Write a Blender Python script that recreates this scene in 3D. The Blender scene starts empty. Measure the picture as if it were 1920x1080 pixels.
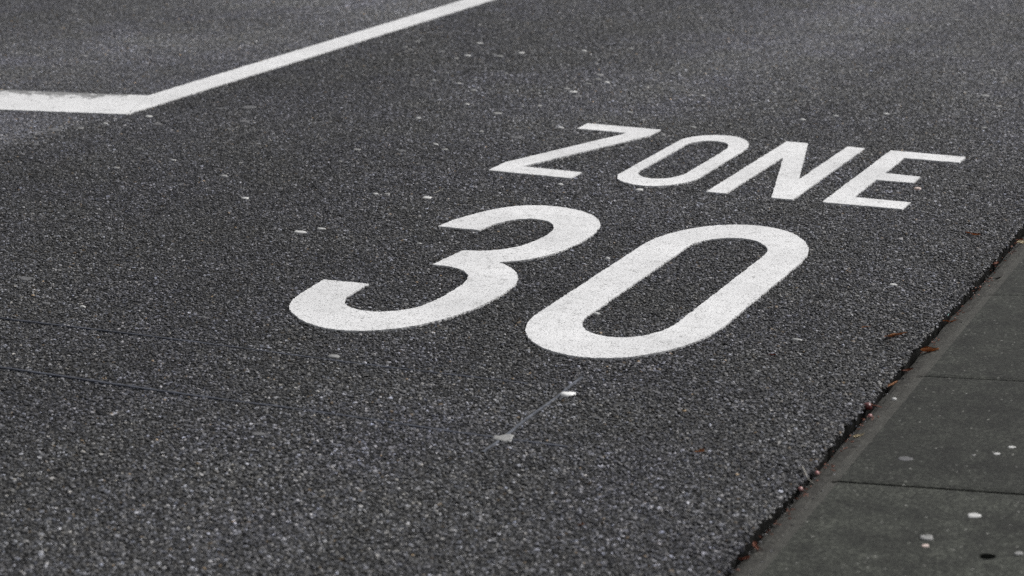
import bpy, bmesh, math, random
import numpy as np
from mathutils import Vector, Matrix, noise as mnoise
from mathutils.geometry import delaunay_2d_cdt

R = math.radians
scene = bpy.context.scene
COL = scene.collection

# ------------------------------------------------------------------ camera
# metres; +Y runs along the road, +X towards the pavement, z = 0 is the worn top of the asphalt
cam_d = bpy.data.cameras.new('camera')
cam = bpy.data.objects.new('camera', cam_d)
COL.objects.link(cam)
cam.location = (0.0, 0.0, 1.70)
cam.rotation_euler = (R(90 - 15.298), 0.0, R(23.373))
cam_d.sensor_width = 36.0
cam_d.lens = 77.46
cam_d.clip_start = 0.05
cam_d.clip_end = 2000.0
cam_d.dof.use_dof = True
cam_d.dof.focus_distance = 6.6
cam_d.dof.aperture_fstop = 4.5
scene.camera = cam

# ------------------------------------------------------------------ sky (overcast), sun behind cloud, exposure
SUN_EL, SUN_AZ = 42.0, 35.0          # azimuth measured from +Y towards +X
world = bpy.data.worlds.new('World')
scene.world = world
world.use_nodes = True
wn, wl = world.node_tree.nodes, world.node_tree.links
wn.clear()
sky = wn.new('ShaderNodeTexSky')
sky.sky_type = 'NISHITA'
sky.sun_disc = False
sky.sun_elevation = R(SUN_EL)
sky.sun_rotation = R(SUN_AZ)
sky.air_density = 1.0
sky.dust_density = 6.0
sky.ozone_density = 1.0
hsv = wn.new('ShaderNodeHueSaturation')
hsv.inputs['Saturation'].default_value = 0.15     # cloud cover: nearly colourless light
bgn = wn.new('ShaderNodeBackground')
bgn.inputs['Strength'].default_value = 0.10
wo = wn.new('ShaderNodeOutputWorld')
wl.new(sky.outputs[0], hsv.inputs['Color'])
wl.new(hsv.outputs[0], bgn.inputs['Color'])
wl.new(bgn.outputs[0], wo.inputs['Surface'])

sun_d = bpy.data.lights.new('sun', 'SUN')
sun_d.energy = 1.35
sun_d.angle = R(16)
sun_d.color = (1.0, 0.985, 0.96)
sun = bpy.data.objects.new('sun', sun_d)
COL.objects.link(sun)
sd = Vector((math.sin(R(SUN_AZ)) * math.cos(R(SUN_EL)), math.cos(R(SUN_AZ)) * math.cos(R(SUN_EL)), math.sin(R(SUN_EL))))
sun.rotation_euler = sd.to_track_quat('Z', 'Y').to_euler()
sun.location = (0, 0, 20)

vs = scene.view_settings
vs.view_transform = 'Standard'
vs.look = 'None'
vs.exposure = 0.36
vs.gamma = 1.0
vs.use_curve_mapping = False
scene.render.engine = 'CYCLES'
scene.cycles.use_denoising = False
scene.cycles.max_bounces = 6

# ------------------------------------------------------------------ helpers
rnd = random.Random(7)
rng = np.random.default_rng(11)


def link(o, parent=None, label=None, cat=None, group=None, kind=None):
    COL.objects.link(o)
    if parent is not None:
        o.parent = parent
    for k, v in (('label', label), ('category', cat), ('group', group), ('kind', kind)):
        if v:
            o[k] = v
    return o


def mesh_obj(name, verts, faces, mat, smooth=False, **kw):
    me = bpy.data.meshes.new(name)
    me.from_pydata([tuple(v) for v in verts], [], faces)
    me.materials.append(mat)
    if smooth:
        me.shade_smooth()
    me.update()
    return link(bpy.data.objects.new(name, me), **kw)


def bm_obj(name, bm, mat, smooth=False, **kw):
    me = bpy.data.meshes.new(name)
    bm.normal_update()
    bm.to_mesh(me)
    bm.free()
    for m in (mat if isinstance(mat, (list, tuple)) else [mat]):
        me.materials.append(m)
    if smooth:
        me.shade_smooth()
    return link(bpy.data.objects.new(name, me), **kw)


class VNoise:
    """smooth value noise for numpy arrays"""
    def __init__(self, seed, n=256):
        self.n = n
        self.t = np.random.default_rng(seed).random((n, n))

    def __call__(self, x, y):
        xi, yi = np.floor(x).astype(int), np.floor(y).astype(int)
        fx, fy = x - xi, y - yi
        fx, fy = fx * fx * (3 - 2 * fx), fy * fy * (3 - 2 * fy)
        n, t = self.n, self.t
        a, b = t[xi % n, yi % n], t[(xi + 1) % n, yi % n]
        c, d = t[xi % n, (yi + 1) % n], t[(xi + 1) % n, (yi + 1) % n]
        return (a * (1 - fx) + b * fx) * (1 - fy) + (c * (1 - fx) + d * fx) * fy


NA, NB, NC = VNoise(1), VNoise(2), VNoise(3)

# ------------------------------------------------------------------ materials


class MatB:
    """small node-tree builder"""
    def __init__(self, name):
        self.m = bpy.data.materials.new(name)
        self.m.use_nodes = True
        self.n, self.l = self.m.node_tree.nodes, self.m.node_tree.links
        self.p = self.n['Principled BSDF']
        self.tc = self.n.new('ShaderNodeTexCoord').outputs['Object']

    def world(self):
        self.tc = self.n.new('ShaderNodeNewGeometry').outputs['Position']
        return self

    def tex(self, kind, scale, detail=2.0, rough=0.5, **kw):
        t = self.n.new('ShaderNodeTex' + kind)
        self.l.new(self.tc, t.inputs['Vector'])
        t.inputs['Scale'].default_value = scale
        if kind == 'Noise':
            t.inputs['Detail'].default_value = detail
            t.inputs['Roughness'].default_value = rough
        for k, v in kw.items():
            setattr(t, k, v)
        return t

    def ramp(self, src, stops):
        r = self.n.new('ShaderNodeValToRGB')
        self.l.new(src, r.inputs[0])
        e = r.color_ramp.elements
        while len(e) < len(stops):
            e.new(0.5)
        for i, (p, c) in enumerate(stops):
            e[i].position = p
            e[i].color = (c, c, c, 1) if isinstance(c, (int, float)) else (*c, 1)
        return r.outputs[0]

    def mix(self, fac, a, b, mode='MIX'):
        x = self.n.new('ShaderNodeMix')
        x.data_type = 'RGBA'
        x.blend_type = mode
        for s, v in ((x.inputs[0], fac), (x.inputs[6], a), (x.inputs[7], b)):
            if isinstance(v, (int, float)):
                s.default_value = v if s == x.inputs[0] else (v, v, v, 1)
            elif isinstance(v, tuple):
                s.default_value = (*v, 1)
            else:
                self.l.new(v, s)
        return x.outputs[2]

    def math(self, op, a, b=0.0):
        x = self.n.new('ShaderNodeMath')
        x.operation = op
        for s, v in ((x.inputs[0], a), (x.inputs[1], b)):
            if isinstance(v, (int, float)):
                s.default_value = v
            else:
                self.l.new(v, s)
        return x.outputs[0]

    def bump(self, h, strength, dist):
        b = self.n.new('ShaderNodeBump')
        b.inputs['Strength'].default_value = strength
        b.inputs['Distance'].default_value = dist
        self.l.new(h, b.inputs['Height'])
        self.l.new(b.outputs[0], self.p.inputs['Normal'])

    def out(self, color, rough=0.7, spec=0.3):
        if isinstance(color, tuple):
            self.p.inputs['Base Color'].default_value = (*color, 1)
        else:
            self.l.new(color, self.p.inputs['Base Color'])
        if isinstance(rough, (int, float)):
            self.p.inputs['Roughness'].default_value = rough
        else:
            self.l.new(rough, self.p.inputs['Roughness'])
        self.p.inputs['Specular IOR Level'].default_value = spec
        return self.m


def mat_asphalt():
    b = MatB('asphalt_binder').world()
    v = b.tex('Voronoi', 120.0)
    v.inputs['Randomness'].default_value = 1.0
    sep = b.n.new('ShaderNodeSeparateColor')
    b.l.new(v.outputs['Color'], sep.inputs[0])
    grain = b.ramp(sep.outputs[0], [(0.0, 0.008), (0.6, 0.026), (0.9, 0.07), (1.0, 0.18)])
    fine = b.tex('Noise', 420.0, 3.0, 0.6)
    col = b.mix(0.5, grain, b.ramp(fine.outputs[0], [(0.3, 0.012), (0.7, 0.040)]))
    blotch = b.tex('Noise', 1.1, 4.0, 0.6)
    col = b.mix(1.0, col, b.ramp(blotch.outputs[0], [(0.3, 0.8), (0.7, 1.15)]), 'MULTIPLY')
    hgt = b.math('ADD', b.math('MULTIPLY', v.outputs['Distance'], -1.0), b.math('MULTIPLY', fine.outputs[0], 0.35))
    b.bump(hgt, 1.0, 0.004)
    return b.out(col, 0.75, 0.3)


def mat_stone():
    b = MatB('aggregate_stone')
    a = b.n.new('ShaderNodeAttribute')
    a.attribute_type = 'INSTANCER'
    a.attribute_name = 'tint'
    b.tc = b.n.new('ShaderNodeNewGeometry').outputs['Position']
    f = b.tex('Noise', 500.0, 2.0, 0.6)
    col = b.mix(1.0, a.outputs['Color'], b.ramp(f.outputs[0], [(0.3, 0.65), (0.7, 1.3)]), 'MULTIPLY')
    return b.out(col, 0.55, 0.35)


def mat_paint(name, stipple=0.5, wear=0.0):
    b = MatB(name).world()
    f = b.tex('Noise', 260.0, 2.0, 0.6)
    v = b.tex('Voronoi', 130.0)
    big = b.tex('Noise', 5.0, 3.0, 0.6)
    mid = b.tex('Noise', 30.0, 3.0, 0.6)
    col = b.mix(b.ramp(big.outputs[0], [(0.35, 0.0), (0.7, 1.0)]), (0.77, 0.77, 0.775), (0.69, 0.69, 0.695))
    col = b.mix(b.ramp(mid.outputs[0], [(0.5, 0.0), (0.8, 0.35)]), col, (0.54, 0.535, 0.52))
    # pinholes between the grains where the paint has worn through
    pin = b.math('MULTIPLY', f.outputs[0], b.math('ADD', b.math('MULTIPLY', v.outputs['Distance'], 0.6), 0.72))
    lim = b.math('ADD', b.math('MULTIPLY', mid.outputs[0], 0.30 * stipple), 0.52 - 0.16 * stipple)
    hole = b.ramp(b.math('SUBTRACT', pin, b.math('SUBTRACT', 1.12, lim)), [(0.0, 0.0), (0.06, 1.0)])
    col = b.mix(b.math('MULTIPLY', hole, 0.75), col, (0.07, 0.07, 0.07))
    wob = b.tex('Noise', 14.0, 3.0, 0.6)
    vv = b.n.new('ShaderNodeVectorMath')
    vv.operation = 'MULTIPLY_ADD'
    vv.inputs[1].default_value = (0.06, 0.06, 0.0)
    b.l.new(wob.outputs['Color'], vv.inputs[0])
    b.l.new(b.tc, vv.inputs[2])
    ck = b.n.new('ShaderNodeTexVoronoi')
    ck.feature = 'DISTANCE_TO_EDGE'
    ck.inputs['Scale'].default_value = 9.0
    b.l.new(vv.outputs[0], ck.inputs['Vector'])
    line = b.math('MULTIPLY', b.ramp(ck.outputs['Distance'], [(0.0, 1.0), (0.014, 0.0)]), b.ramp(mid.outputs[0], [(0.50, 0.0), (0.62, 0.7)]))
    col = b.mix(b.math('MULTIPLY', line, stipple), col, (0.16, 0.16, 0.16))
    # tyre grime in soft patches
    grime = b.tex('Noise', 2.3, 5.0, 0.65)
    col = b.mix(1.0, col, b.ramp(grime.outputs[0], [(0.35, 1.0), (0.75, 0.80)]), 'MULTIPLY')
    if wear:
        sx = b.n.new('ShaderNodeSeparateXYZ')
        b.l.new(b.tc, sx.inputs[0])
        # metres below the bar's far edge; traffic has flaked that margin away
        d = b.math('SUBTRACT', b.math('ADD', b.math('MULTIPLY', sx.outputs[0], 0.206), 7.944 + 0.206 * 5.13), sx.outputs[1])
        far = b.math('MULTIPLY', b.ramp(d, [(0.0, 0.25), (0.20, 0.0)]), b.ramp(b.math('MULTIPLY', sx.outputs[0], -0.1), [(0.513, 0.0), (0.530, 1.0)]))
        sc = b.n.new('ShaderNodeMapping')
        b.l.new(b.tc, sc.inputs['Vector'])
        sc.inputs['Rotation'].default_value = (0, 0, R(-12))
        sc.inputs['Scale'].default_value = (9.0, 5.5, 1.0)
        n2 = b.n.new('ShaderNodeTexNoise')
        n2.inputs['Scale'].default_value = 2.2
        n2.inputs['Detail'].default_value = 7.0
        n2.inputs['Roughness'].default_value = 0.75
        b.l.new(sc.outputs[0], n2.inputs['Vector'])
        col = b.mix(b.ramp(b.math('ADD', n2.outputs[0], far), [(0.62, 0.0), (0.69, wear)]), col, (0.09, 0.09, 0.09))
    b.bump(b.math('ADD', b.math('MULTIPLY', v.outputs['Distance'], -0.8), b.math('MULTIPLY', f.outputs[0], 0.5)), 0.30, 0.003)
    return b.out(col, 0.6, 0.3)


def mat_kerb():
    b = MatB('kerb_concrete').world()
    f = b.tex('Noise', 105.0, 4.0, 0.75)
    m = b.tex('Noise', 14.0, 4.0, 0.6)
    big = b.tex('Noise', 2.5, 3.0, 0.5)
    col = b.ramp(f.outputs[0], [(0.34, (0.006, 0.0067, 0.0053)), (0.50, (0.0205, 0.0225, 0.0180)), (0.66, (0.062, 0.065, 0.055))])
    col = b.mix(1.0, col, b.ramp(m.outputs[0], [(0.3, 0.62), (0.7, 1.35)]), 'MULTIPLY')
    col = b.mix(1.0, col, b.ramp(big.outputs[0], [(0.3, 0.88), (0.7, 1.12)]), 'MULTIPLY')
    oi = b.n.new('ShaderNodeObjectInfo')
    col = b.mix(1.0, col, b.ramp(oi.outputs['Random'], [(0.0, 0.80), (1.0, 1.22)]), 'MULTIPLY')
    stain = b.tex('Noise', 5.0, 5.0, 0.7)
    col = b.mix(1.0, col, b.ramp(stain.outputs[0], [(0.38, 0.62), (0.52, 1.0), (0.68, 1.25)]), 'MULTIPLY')
    # pale quartz grains
    v = b.tex('Voronoi', 85.0)
    sep = b.n.new('ShaderNodeSeparateColor')
    b.l.new(v.outputs['Color'], sep.inputs[0])
    grain = b.math('MULTIPLY', b.ramp(sep.outputs[0], [(0.86, 0.0), (0.89, 1.0)]), b.ramp(v.outputs['Distance'], [(0.16, 1.0), (0.30, 0.0)]))
    col = b.mix(b.math('MULTIPLY', grain, b.ramp(sep.outputs[1], [(0.2, 0.15), (1.0, 0.9)])), col, (0.30, 0.30, 0.28))
    # dark pores
    pore = b.tex('Voronoi', 60.0)
    s2 = b.n.new('ShaderNodeSeparateColor')
    b.l.new(pore.outputs['Color'], s2.inputs[0])
    pr = b.math('MULTIPLY', b.ramp(s2.outputs[0], [(0.90, 0.0), (0.95, 1.0)]), b.ramp(pore.outputs['Distance'], [(0.08, 1.0), (0.2, 0.0)]))
    col = b.mix(pr, col, (0.018, 0.018, 0.017))
    b.bump(f.outputs[0], 0.8, 0.003)
    return b.out(col, 0.8, 0.25)


def mat_kerb_edge(name, lo, mid, hi, dirt):
    b = MatB(name).world()
    f = b.tex('Noise', 160.0, 4.0, 0.65)
    m = b.tex('Noise', 22.0, 5.0, 0.65)
    col = b.ramp(f.outputs[0], [(0.25, lo), (0.52, mid), (0.8, hi)])
    col = b.mix(b.ramp(m.outputs[0], [(0.45, 0.0), (0.62, dirt)]), col, (0.036, 0.034, 0.031))
    b.bump(f.outputs[0], 0.5, 0.004)
    return b.out(col, 0.85, 0.2)


def mat_simple(name, c0, c1, scale=60.0, rough=0.7, spec=0.3, bump=0.3):
    b = MatB(name)
    f = b.tex('Noise', scale, 4.0, 0.6)
    col = b.ramp(f.outputs[0], [(0.3, c0), (0.7, c1)])
    if bump:
        b.bump(f.outputs[0], bump, 0.002)
    return b.out(col, rough, spec)


M_ASPH, M_STONE = mat_asphalt(), mat_stone()
M_PAINT = mat_paint('road_paint', 0.7)
M_PAINT_DIGIT = mat_paint('road_paint_digit', 0.75)
M_LINE = mat_paint('line_paint', 0.3, 0.4)
M_CROSS = mat_paint('line_paint_worn', 0.3, 0.8)
M_KERB = mat_kerb()
M_EDGE = mat_kerb_edge('kerb_soiled_bevel', (0.022, 0.022, 0.019), (0.046, 0.045, 0.040), (0.105, 0.10, 0.09), 0.8)
M_ARRIS = mat_kerb_edge('kerb_dusty_arris', (0.036, 0.036, 0.032), (0.068, 0.067, 0.060), (0.13, 0.127, 0.115), 0.5)
M_SILT = mat_kerb_edge('gutter_silt', (0.014, 0.0135, 0.012), (0.046, 0.045, 0.040), (0.15, 0.145, 0.13), 0.9)
M_GAP_SHADE = mat_simple('gap_shade_face', (0.004, 0.004, 0.004), (0.012, 0.012, 0.011), 120.0, 0.95, 0.1)  # near-black stands in for the shade inside the kerb gap
M_SOIL = mat_simple('joint_dirt', (0.006, 0.006, 0.005), (0.022, 0.02, 0.017), 120.0, 0.95, 0.1)
M_PAVE = mat_simple('pavement_concrete', (0.05, 0.05, 0.047), (0.08, 0.08, 0.075), 90.0, 0.85, 0.2)
M_GROUND = mat_simple('ground_asphalt', (0.04, 0.04, 0.04), (0.07, 0.07, 0.07), 200.0, 0.9, 0.2)
M_SEAL = mat_simple('bitumen_sealant', (0.011, 0.013, 0.021), (0.055, 0.062, 0.085), 11.0, 0.5, 0.4, 0.0)
M_SEAL_PALE = mat_simple('dusty_sealant', (0.040, 0.044, 0.056), (0.125, 0.135, 0.16), 30.0, 0.6, 0.3, 0.0)
M_GUM_B = mat_simple('pale_gum', (0.40, 0.40, 0.39), (0.58, 0.58, 0.57), 90.0, 0.6, 0.3)
M_GUM_M = mat_simple('grey_gum', (0.17, 0.17, 0.168), (0.30, 0.30, 0.295), 90.0, 0.65, 0.3)
M_GUM_F = mat_simple('dirty_gum', (0.07, 0.07, 0.073), (0.135, 0.135, 0.14), 70.0, 0.7, 0.3)
M_LEAF = mat_simple('dry_leaf', (0.16, 0.062, 0.024), (0.42, 0.20, 0.085), 120.0, 0.7, 0.3)
M_LEAF_RED = mat_simple('red_leaf', (0.11, 0.032, 0.02), (0.28, 0.10, 0.055), 120.0, 0.65, 0.3)
M_LEAF_PALE = mat_simple('straw_leaf', (0.30, 0.24, 0.14), (0.55, 0.48, 0.33), 90.0, 0.75, 0.25)
M_BERRY = mat_simple('berry_skin', (0.06, 0.012, 0.012), (0.16, 0.035, 0.035), 90.0, 0.3, 0.5)
M_BERRY_P = mat_simple('pink_berry', (0.30, 0.10, 0.10), (0.62, 0.40, 0.38), 160.0, 0.35, 0.5)
M_FIBRE = mat_simple('pale_fibre', (0.28, 0.27, 0.24), (0.42, 0.40, 0.36), 80.0, 0.7, 0.3)
M_TEAL = mat_simple('teal_chip', (0.10, 0.30, 0.28), (0.45, 0.62, 0.60), 300.0, 0.4, 0.5)
M_PINKCHIP = mat_simple('pink_chip', (0.45, 0.35, 0.31), (0.60, 0.50, 0.46), 120.0, 0.6, 0.3)

# ------------------------------------------------------------------ setting: ground, road, gutter, pavement
ground = mesh_obj('ground', [(-300, -300, -0.30), (300, -300, -0.30), (300, 300, -0.30), (-300, 300, -0.30)], [(0, 1, 2, 3)], M_GROUND, kind='structure')

EDGE_X = -1.241


def edge_x(y):
    """ragged edge of the asphalt layer"""
    y = np.asarray(y, dtype=float)
    return (EDGE_X + 0.013 * (NA(y * 9.0, 0.5 + 0 * y) - 0.5) + 0.022 * (NB(y * 3.1, 0.5 + 0 * y) - 0.5)
            + 0.007 * (NC(y * 34.0, 0.5 + 0 * y) - 0.5))


# road: sheet of binder with a ragged vertical edge at the kerb
ys = np.concatenate([np.linspace(-40, 2.5, 30, endpoint=False), np.arange(2.5, 13.0, 0.008), np.linspace(13.0, 90, 160)])
ex = edge_x(ys)
V, F = [], []
BASE_Z = -0.0032
for y, x in zip(ys, ex):
    j = float(NC(np.array([y * 60.0]), np.array([4.5]))[0]) - 0.5
    V += [(-16.0, y, BASE_Z), (-1.40, y, BASE_Z), (x, y, BASE_Z - 0.001), (x - 0.002 + 0.006 * j, y, -0.014), (x - 0.003 - 0.004 * j, y, -0.07)]
for i in range(len(ys) - 1):
    a, b = 5 * i, 5 * (i + 1)
    for k in range(4):
        F.append((a + k, a + k + 1, b + k + 1, b + k))
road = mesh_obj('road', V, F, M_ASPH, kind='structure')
road.data.materials.append(M_GAP_SHADE)       # edge face near black: the gap's shade put into its colour
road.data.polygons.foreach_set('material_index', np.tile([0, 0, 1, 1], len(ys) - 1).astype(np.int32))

# stones of the asphalt: real grains embedded in the binder, placed as points and instanced
stone_col = bpy.data.collections.new('aggregate_stone_shapes')
for i in range(10):
    bm = bmesh.new()
    rs = random.Random(100 + i)
    for k in range(15):
        v = Vector((rs.gauss(0, 1), rs.gauss(0, 1), rs.gauss(0, 1))).normalized() * rs.uniform(0.82, 1.06)
        v.z = max(min(v.z * 0.85, rs.uniform(0.42, 0.60)), -0.55)
        bm.verts.new(v)
    bmesh.ops.convex_hull(bm, input=list(bm.verts))
    for v in [v for v in bm.verts if not v.link_faces]:
        bm.verts.remove(v)
    me = bpy.data.meshes.new('aggregate_stone')
    bm.to_mesh(me)
    bm.free()
    me.materials.append(M_STONE)
    stone_col.objects.link(bpy.data.objects.new('aggregate_stone', me))

AREA = np.array([(-3.5, 2.6), (-8.5, 10.0), (-2.4, 13.3), (-1.2, 13.3), (-1.2, 2.6)])


def in_poly(x, y, poly):
    c = np.zeros(x.shape, bool)
    n = len(poly)
    for i in range(n):
        x0, y0 = poly[i]
        x1, y1 = poly[(i + 1) % n]
        if y0 == y1:
            continue
        c ^= ((y0 > y) != (y1 > y)) & (x < (x1 - x0) * (y - y0) / (y1 - y0) + x0)
    return c


def grid_points(sp, y0, y1, jit=0.48):
    gx, gy = np.meshgrid(np.arange(-8.7, -1.1, sp), np.arange(y0, y1, sp * 0.9))
    gx = gx + (np.arange(gx.shape[0]) % 2)[:, None] * sp * 0.5
    x = gx.ravel() + rng.uniform(-jit, jit, gx.size) * sp
    y = gy.ravel() + rng.uniform(-jit, jit, gx.size) * sp
    k = in_poly(x, y, AREA) & (x < edge_x(y) - 0.001)
    return x[k], y[k]


def tone(x, y):
    """lasting differences in the road's colour: worn wheel tracks, dusty margins, blotches"""
    sg = lambda v: 1 / (1 + np.exp(-v))
    t = 0.80 + 0.42 * NA(x * 1.3 + 7, y * 0.7 + 3) + 0.24 * (NB(x * 4.1, y * 3.3) - 0.5)
    t = t * (1 - 0.30 * sg((-6.5 - x) * 5) * sg((y - 9.2) * 4))
    return t * (1 + 0.22 * sg((4.75 - y) * 4)) * (1 - 0.10 * np.exp(-((y - 6.3) / 1.2) ** 2))


def dust_sheen(x, y):
    """pale dusty film and polish that evens the grains out: beyond the line, below the bar, in the wheel track; far off, sky sheen put into the colour too"""
    sg = lambda v: 1 / (1 + np.exp(-v))
    d = 1.45 * sg((-5.06 - x) * 40) * (0.55 + 0.7 * NC(x * 1.2, y * 1.2)) * (1 - 0.5 * sg((-6.5 - x) * 5) * sg((y - 9.2) * 4))
    d = d + 0.55 * np.exp(-((x + 5.45) / 0.45) ** 2 - ((y - 7.22) / 0.28) ** 2)
    d = d + 0.85 * np.exp(-((x + 3.05 - 0.05 * (y - 9)) / 0.38) ** 2) * sg((y - 8.5) * 2.2)
    d = d + 0.70 * sg((y - 8.9) * 1.6) * sg((x + 3.7) * 3) + 0.38 * sg((y - 9.2) * 1.6)  # far lightening: wear plus grazing sky sheen painted into the grain colour
    return d + 0.16 * np.clip(NB(x * 0.9 + 11, y * 0.6 + 5) - 0.45, 0, 1) * 2


def saw_gap(x, y):
    """grains cut away along the saw cuts of the induction loop"""
    w = 0.0060
    g = (np.abs(y - CUT_A(x)) < w) & (x < -1.80)
    g |= (np.abs(y - CUT_B(x)) < w) & (x < -2.05)
    g |= (np.abs(x + 1.961) < w) & (y > 4.37) & (y < 5.0)
    return g


def CUT_A(x):
    return 4.475 + 0.0135 * (x + 2.3) + 0.004 * np.sin(x * 7.0)


def CUT_B(x):
    return 4.876 + 0.020 * (x + 2.4) + 0.004 * np.sin(x * 6.0 + 1.0)


xs, yss = [], []
for sp, y0, y1 in ((0.0075, 2.55, 8.6), (0.0092, 8.6, 13.3)):
    x, y = grid_points(sp, y0, y1)
    xs.append(x)
    yss.append(y)
px, py = np.concatenate(xs), np.concatenate(yss)
keep = ~saw_gap(px, py) & (rng.random(px.size) > 0.04)
px, py = px[keep], py[keep]
n = px.size
near = 1.0 * (py < 8.6)
size = np.clip(rng.lognormal(math.log(0.0043), 0.30, n), 0.0022, 0.0080) * np.where(py < 8.6, 1.0, 1.15)
top = -0.0030 + 0.0037 * rng.random(n) ** 0.8 + 0.0008 * (NA(px * 60, py * 60) - 0.5)
pz = top - 0.5 * size * 0.8 + 0.0008
# grains hanging over and down the ragged edge
ne = 4000
ey = rng.uniform(2.6, 13.0, ne)
ed = rng.random(ne)
exx = edge_x(ey) + rng.uniform(-0.006, 0.0015, ne)
ez = -0.0012 - 0.012 * ed ** 2.2
px, py, pz = np.concatenate([px, exx]), np.concatenate([py, ey]), np.concatenate([pz, ez])
size = np.concatenate([size, rng.uniform(0.003, 0.0065, ne)])
# grit washed into the joint and along the bevel of the kerb
ngr = 5200
gy0 = rng.uniform(2.6, 13.0, ngr)
gt = rng.random(ngr) ** 1.7
gx0 = -1.236 + 0.062 * gt
gz0 = np.where(gx0 < -1.224, -0.022 - 0.014 * rng.random(ngr), -0.0150 + 0.0150 * (gx0 + 1.224) / 0.058)
clump = NA(gy0 * 4.0 + 20, gt * 2) > 0.45
gx0, gy0, gz0 = gx0[clump], gy0[clump], gz0[clump]
ngr = gx0.size
px, py, pz = np.concatenate([px, gx0]), np.concatenate([py, gy0]), np.concatenate([pz, gz0])
size = np.concatenate([size, np.clip(rng.lognormal(math.log(0.0018), 0.45, ngr), 0.0008, 0.005)])
ne += ngr
n = px.size
lum = np.clip(rng.lognormal(math.log(0.0445), 0.82, n), 0.006, 0.32)
pale = rng.random(n) < 0.022
lum[pale] = rng.uniform(0.15, 0.40, pale.sum())
dd = dust_sheen(px, py)
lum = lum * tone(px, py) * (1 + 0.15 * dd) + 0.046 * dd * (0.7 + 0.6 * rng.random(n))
hue = rng.normal(0, 1, n)
tint = np.ones((n, 4), np.float32)
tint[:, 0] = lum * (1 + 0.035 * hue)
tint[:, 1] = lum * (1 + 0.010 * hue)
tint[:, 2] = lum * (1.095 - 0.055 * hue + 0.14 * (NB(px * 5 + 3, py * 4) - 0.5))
warm = rng.random(n) < 0.012
tint[warm, 0] *= 1.35
tint[warm, 2] *= 0.6
me = bpy.data.meshes.new('asphalt_grains')
me.vertices.add(n)
me.vertices.foreach_set('co', np.stack([px, py, pz], 1).astype(np.float32).ravel())
rot = np.stack([rng.normal(0, 0.11, n), rng.normal(0, 0.11, n), rng.uniform(0, 6.283, n)], 1)
rot[-ne:, :2] = rng.uniform(-0.8, 0.8, (ne, 2))
scl = np.stack([size * rng.uniform(0.8, 1.25, n), size * rng.uniform(0.75, 1.1, n), size * rng.uniform(0.7, 0.95, n)], 1)
for nm, ty, fld, arr in (('rot', 'FLOAT_VECTOR', 'vector', rot), ('scl', 'FLOAT_VECTOR', 'vector', scl), ('tint', 'FLOAT_COLOR', 'color', tint)):
    at = me.attributes.new(nm, ty, 'POINT')
    at.data.foreach_set(fld, arr.astype(np.float32).ravel())
at = me.attributes.new('shape', 'INT', 'POINT')
at.data.foreach_set('value', rng.integers(0, 10, n).astype(np.int32))
me.update()
grains = link(bpy.data.objects.new('asphalt_grains', me), parent=road, kind='stuff')

ng = bpy.data.node_groups.new('place_grains', 'GeometryNodeTree')
ng.interface.new_socket('Geometry', in_out='INPUT', socket_type='NodeSocketGeometry')
ng.interface.new_socket('Geometry', in_out='OUTPUT', socket_type='NodeSocketGeometry')
gi, go = ng.nodes.new('NodeGroupInput'), ng.nodes.new('NodeGroupOutput')
iop = ng.nodes.new('GeometryNodeInstanceOnPoints')
ci = ng.nodes.new('GeometryNodeCollectionInfo')
ci.inputs['Collection'].default_value = stone_col
ci.inputs['Separate Children'].default_value = True
ci.inputs['Reset Children'].default_value = True


def named(name, ty):
    a = ng.nodes.new('GeometryNodeInputNamedAttribute')
    a.data_type = ty
    a.inputs['Name'].default_value = name
    return next(o for o in a.outputs if o.enabled)


e2r = ng.nodes.new('FunctionNodeEulerToRotation')
ng.links.new(gi.outputs[0], iop.inputs['Points'])
ng.links.new(ci.outputs[0], iop.inputs['Instance'])
iop.inputs['Pick Instance'].default_value = True
ng.links.new(named('shape', 'INT'), iop.inputs['Instance Index'])
ng.links.new(named('rot', 'FLOAT_VECTOR'), e2r.inputs[0])
ng.links.new(e2r.outputs[0], iop.inputs['Rotation'])
ng.links.new(named('scl', 'FLOAT_VECTOR'), iop.inputs['Scale'])
ng.links.new(iop.outputs[0], go.inputs[0])
md = grains.modifiers.new('place_grains', 'NODES')
md.node_group = ng


# sealant in the saw cuts of the induction loop
def ribbon(name, pts, w, z, mat, **kw):
    V, F = [], []
    for i, p in enumerate(pts):
        q0, q1 = pts[max(i - 1, 0)], pts[min(i + 1, len(pts) - 1)]
        d = Vector((q1[0] - q0[0], q1[1] - q0[1], 0)).normalized()
        nn = Vector((-d.y, d.x, 0))
        ww = w * (0.6 + 0.8 * mnoise.noise(Vector((p[0] * 23, p[1] * 23, 3.3))) ** 2 + 0.3 * mnoise.noise(Vector((p[0] * 90, p[1] * 90, 1)))) / 2 + 0.0008
        c = Vector((p[0], p[1], (z(p[0]) if callable(z) else z) + 0.0006 * mnoise.noise(Vector((p[0] * 14, p[1] * 14, 7)))))
        V += [c - nn * ww - Vector((0, 0, 0.004)), c - nn * ww * 0.8, c + nn * ww * 0.8, c + nn * ww - Vector((0, 0, 0.004))]
    for i in range(len(pts) - 1):
        a, b = 4 * i, 4 * (i + 1)
        F += [(a + k, a + k + 1, b + k + 1, b + k) for k in range(3)]
    return mesh_obj(name, V, F, mat, smooth=False, **kw)


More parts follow.
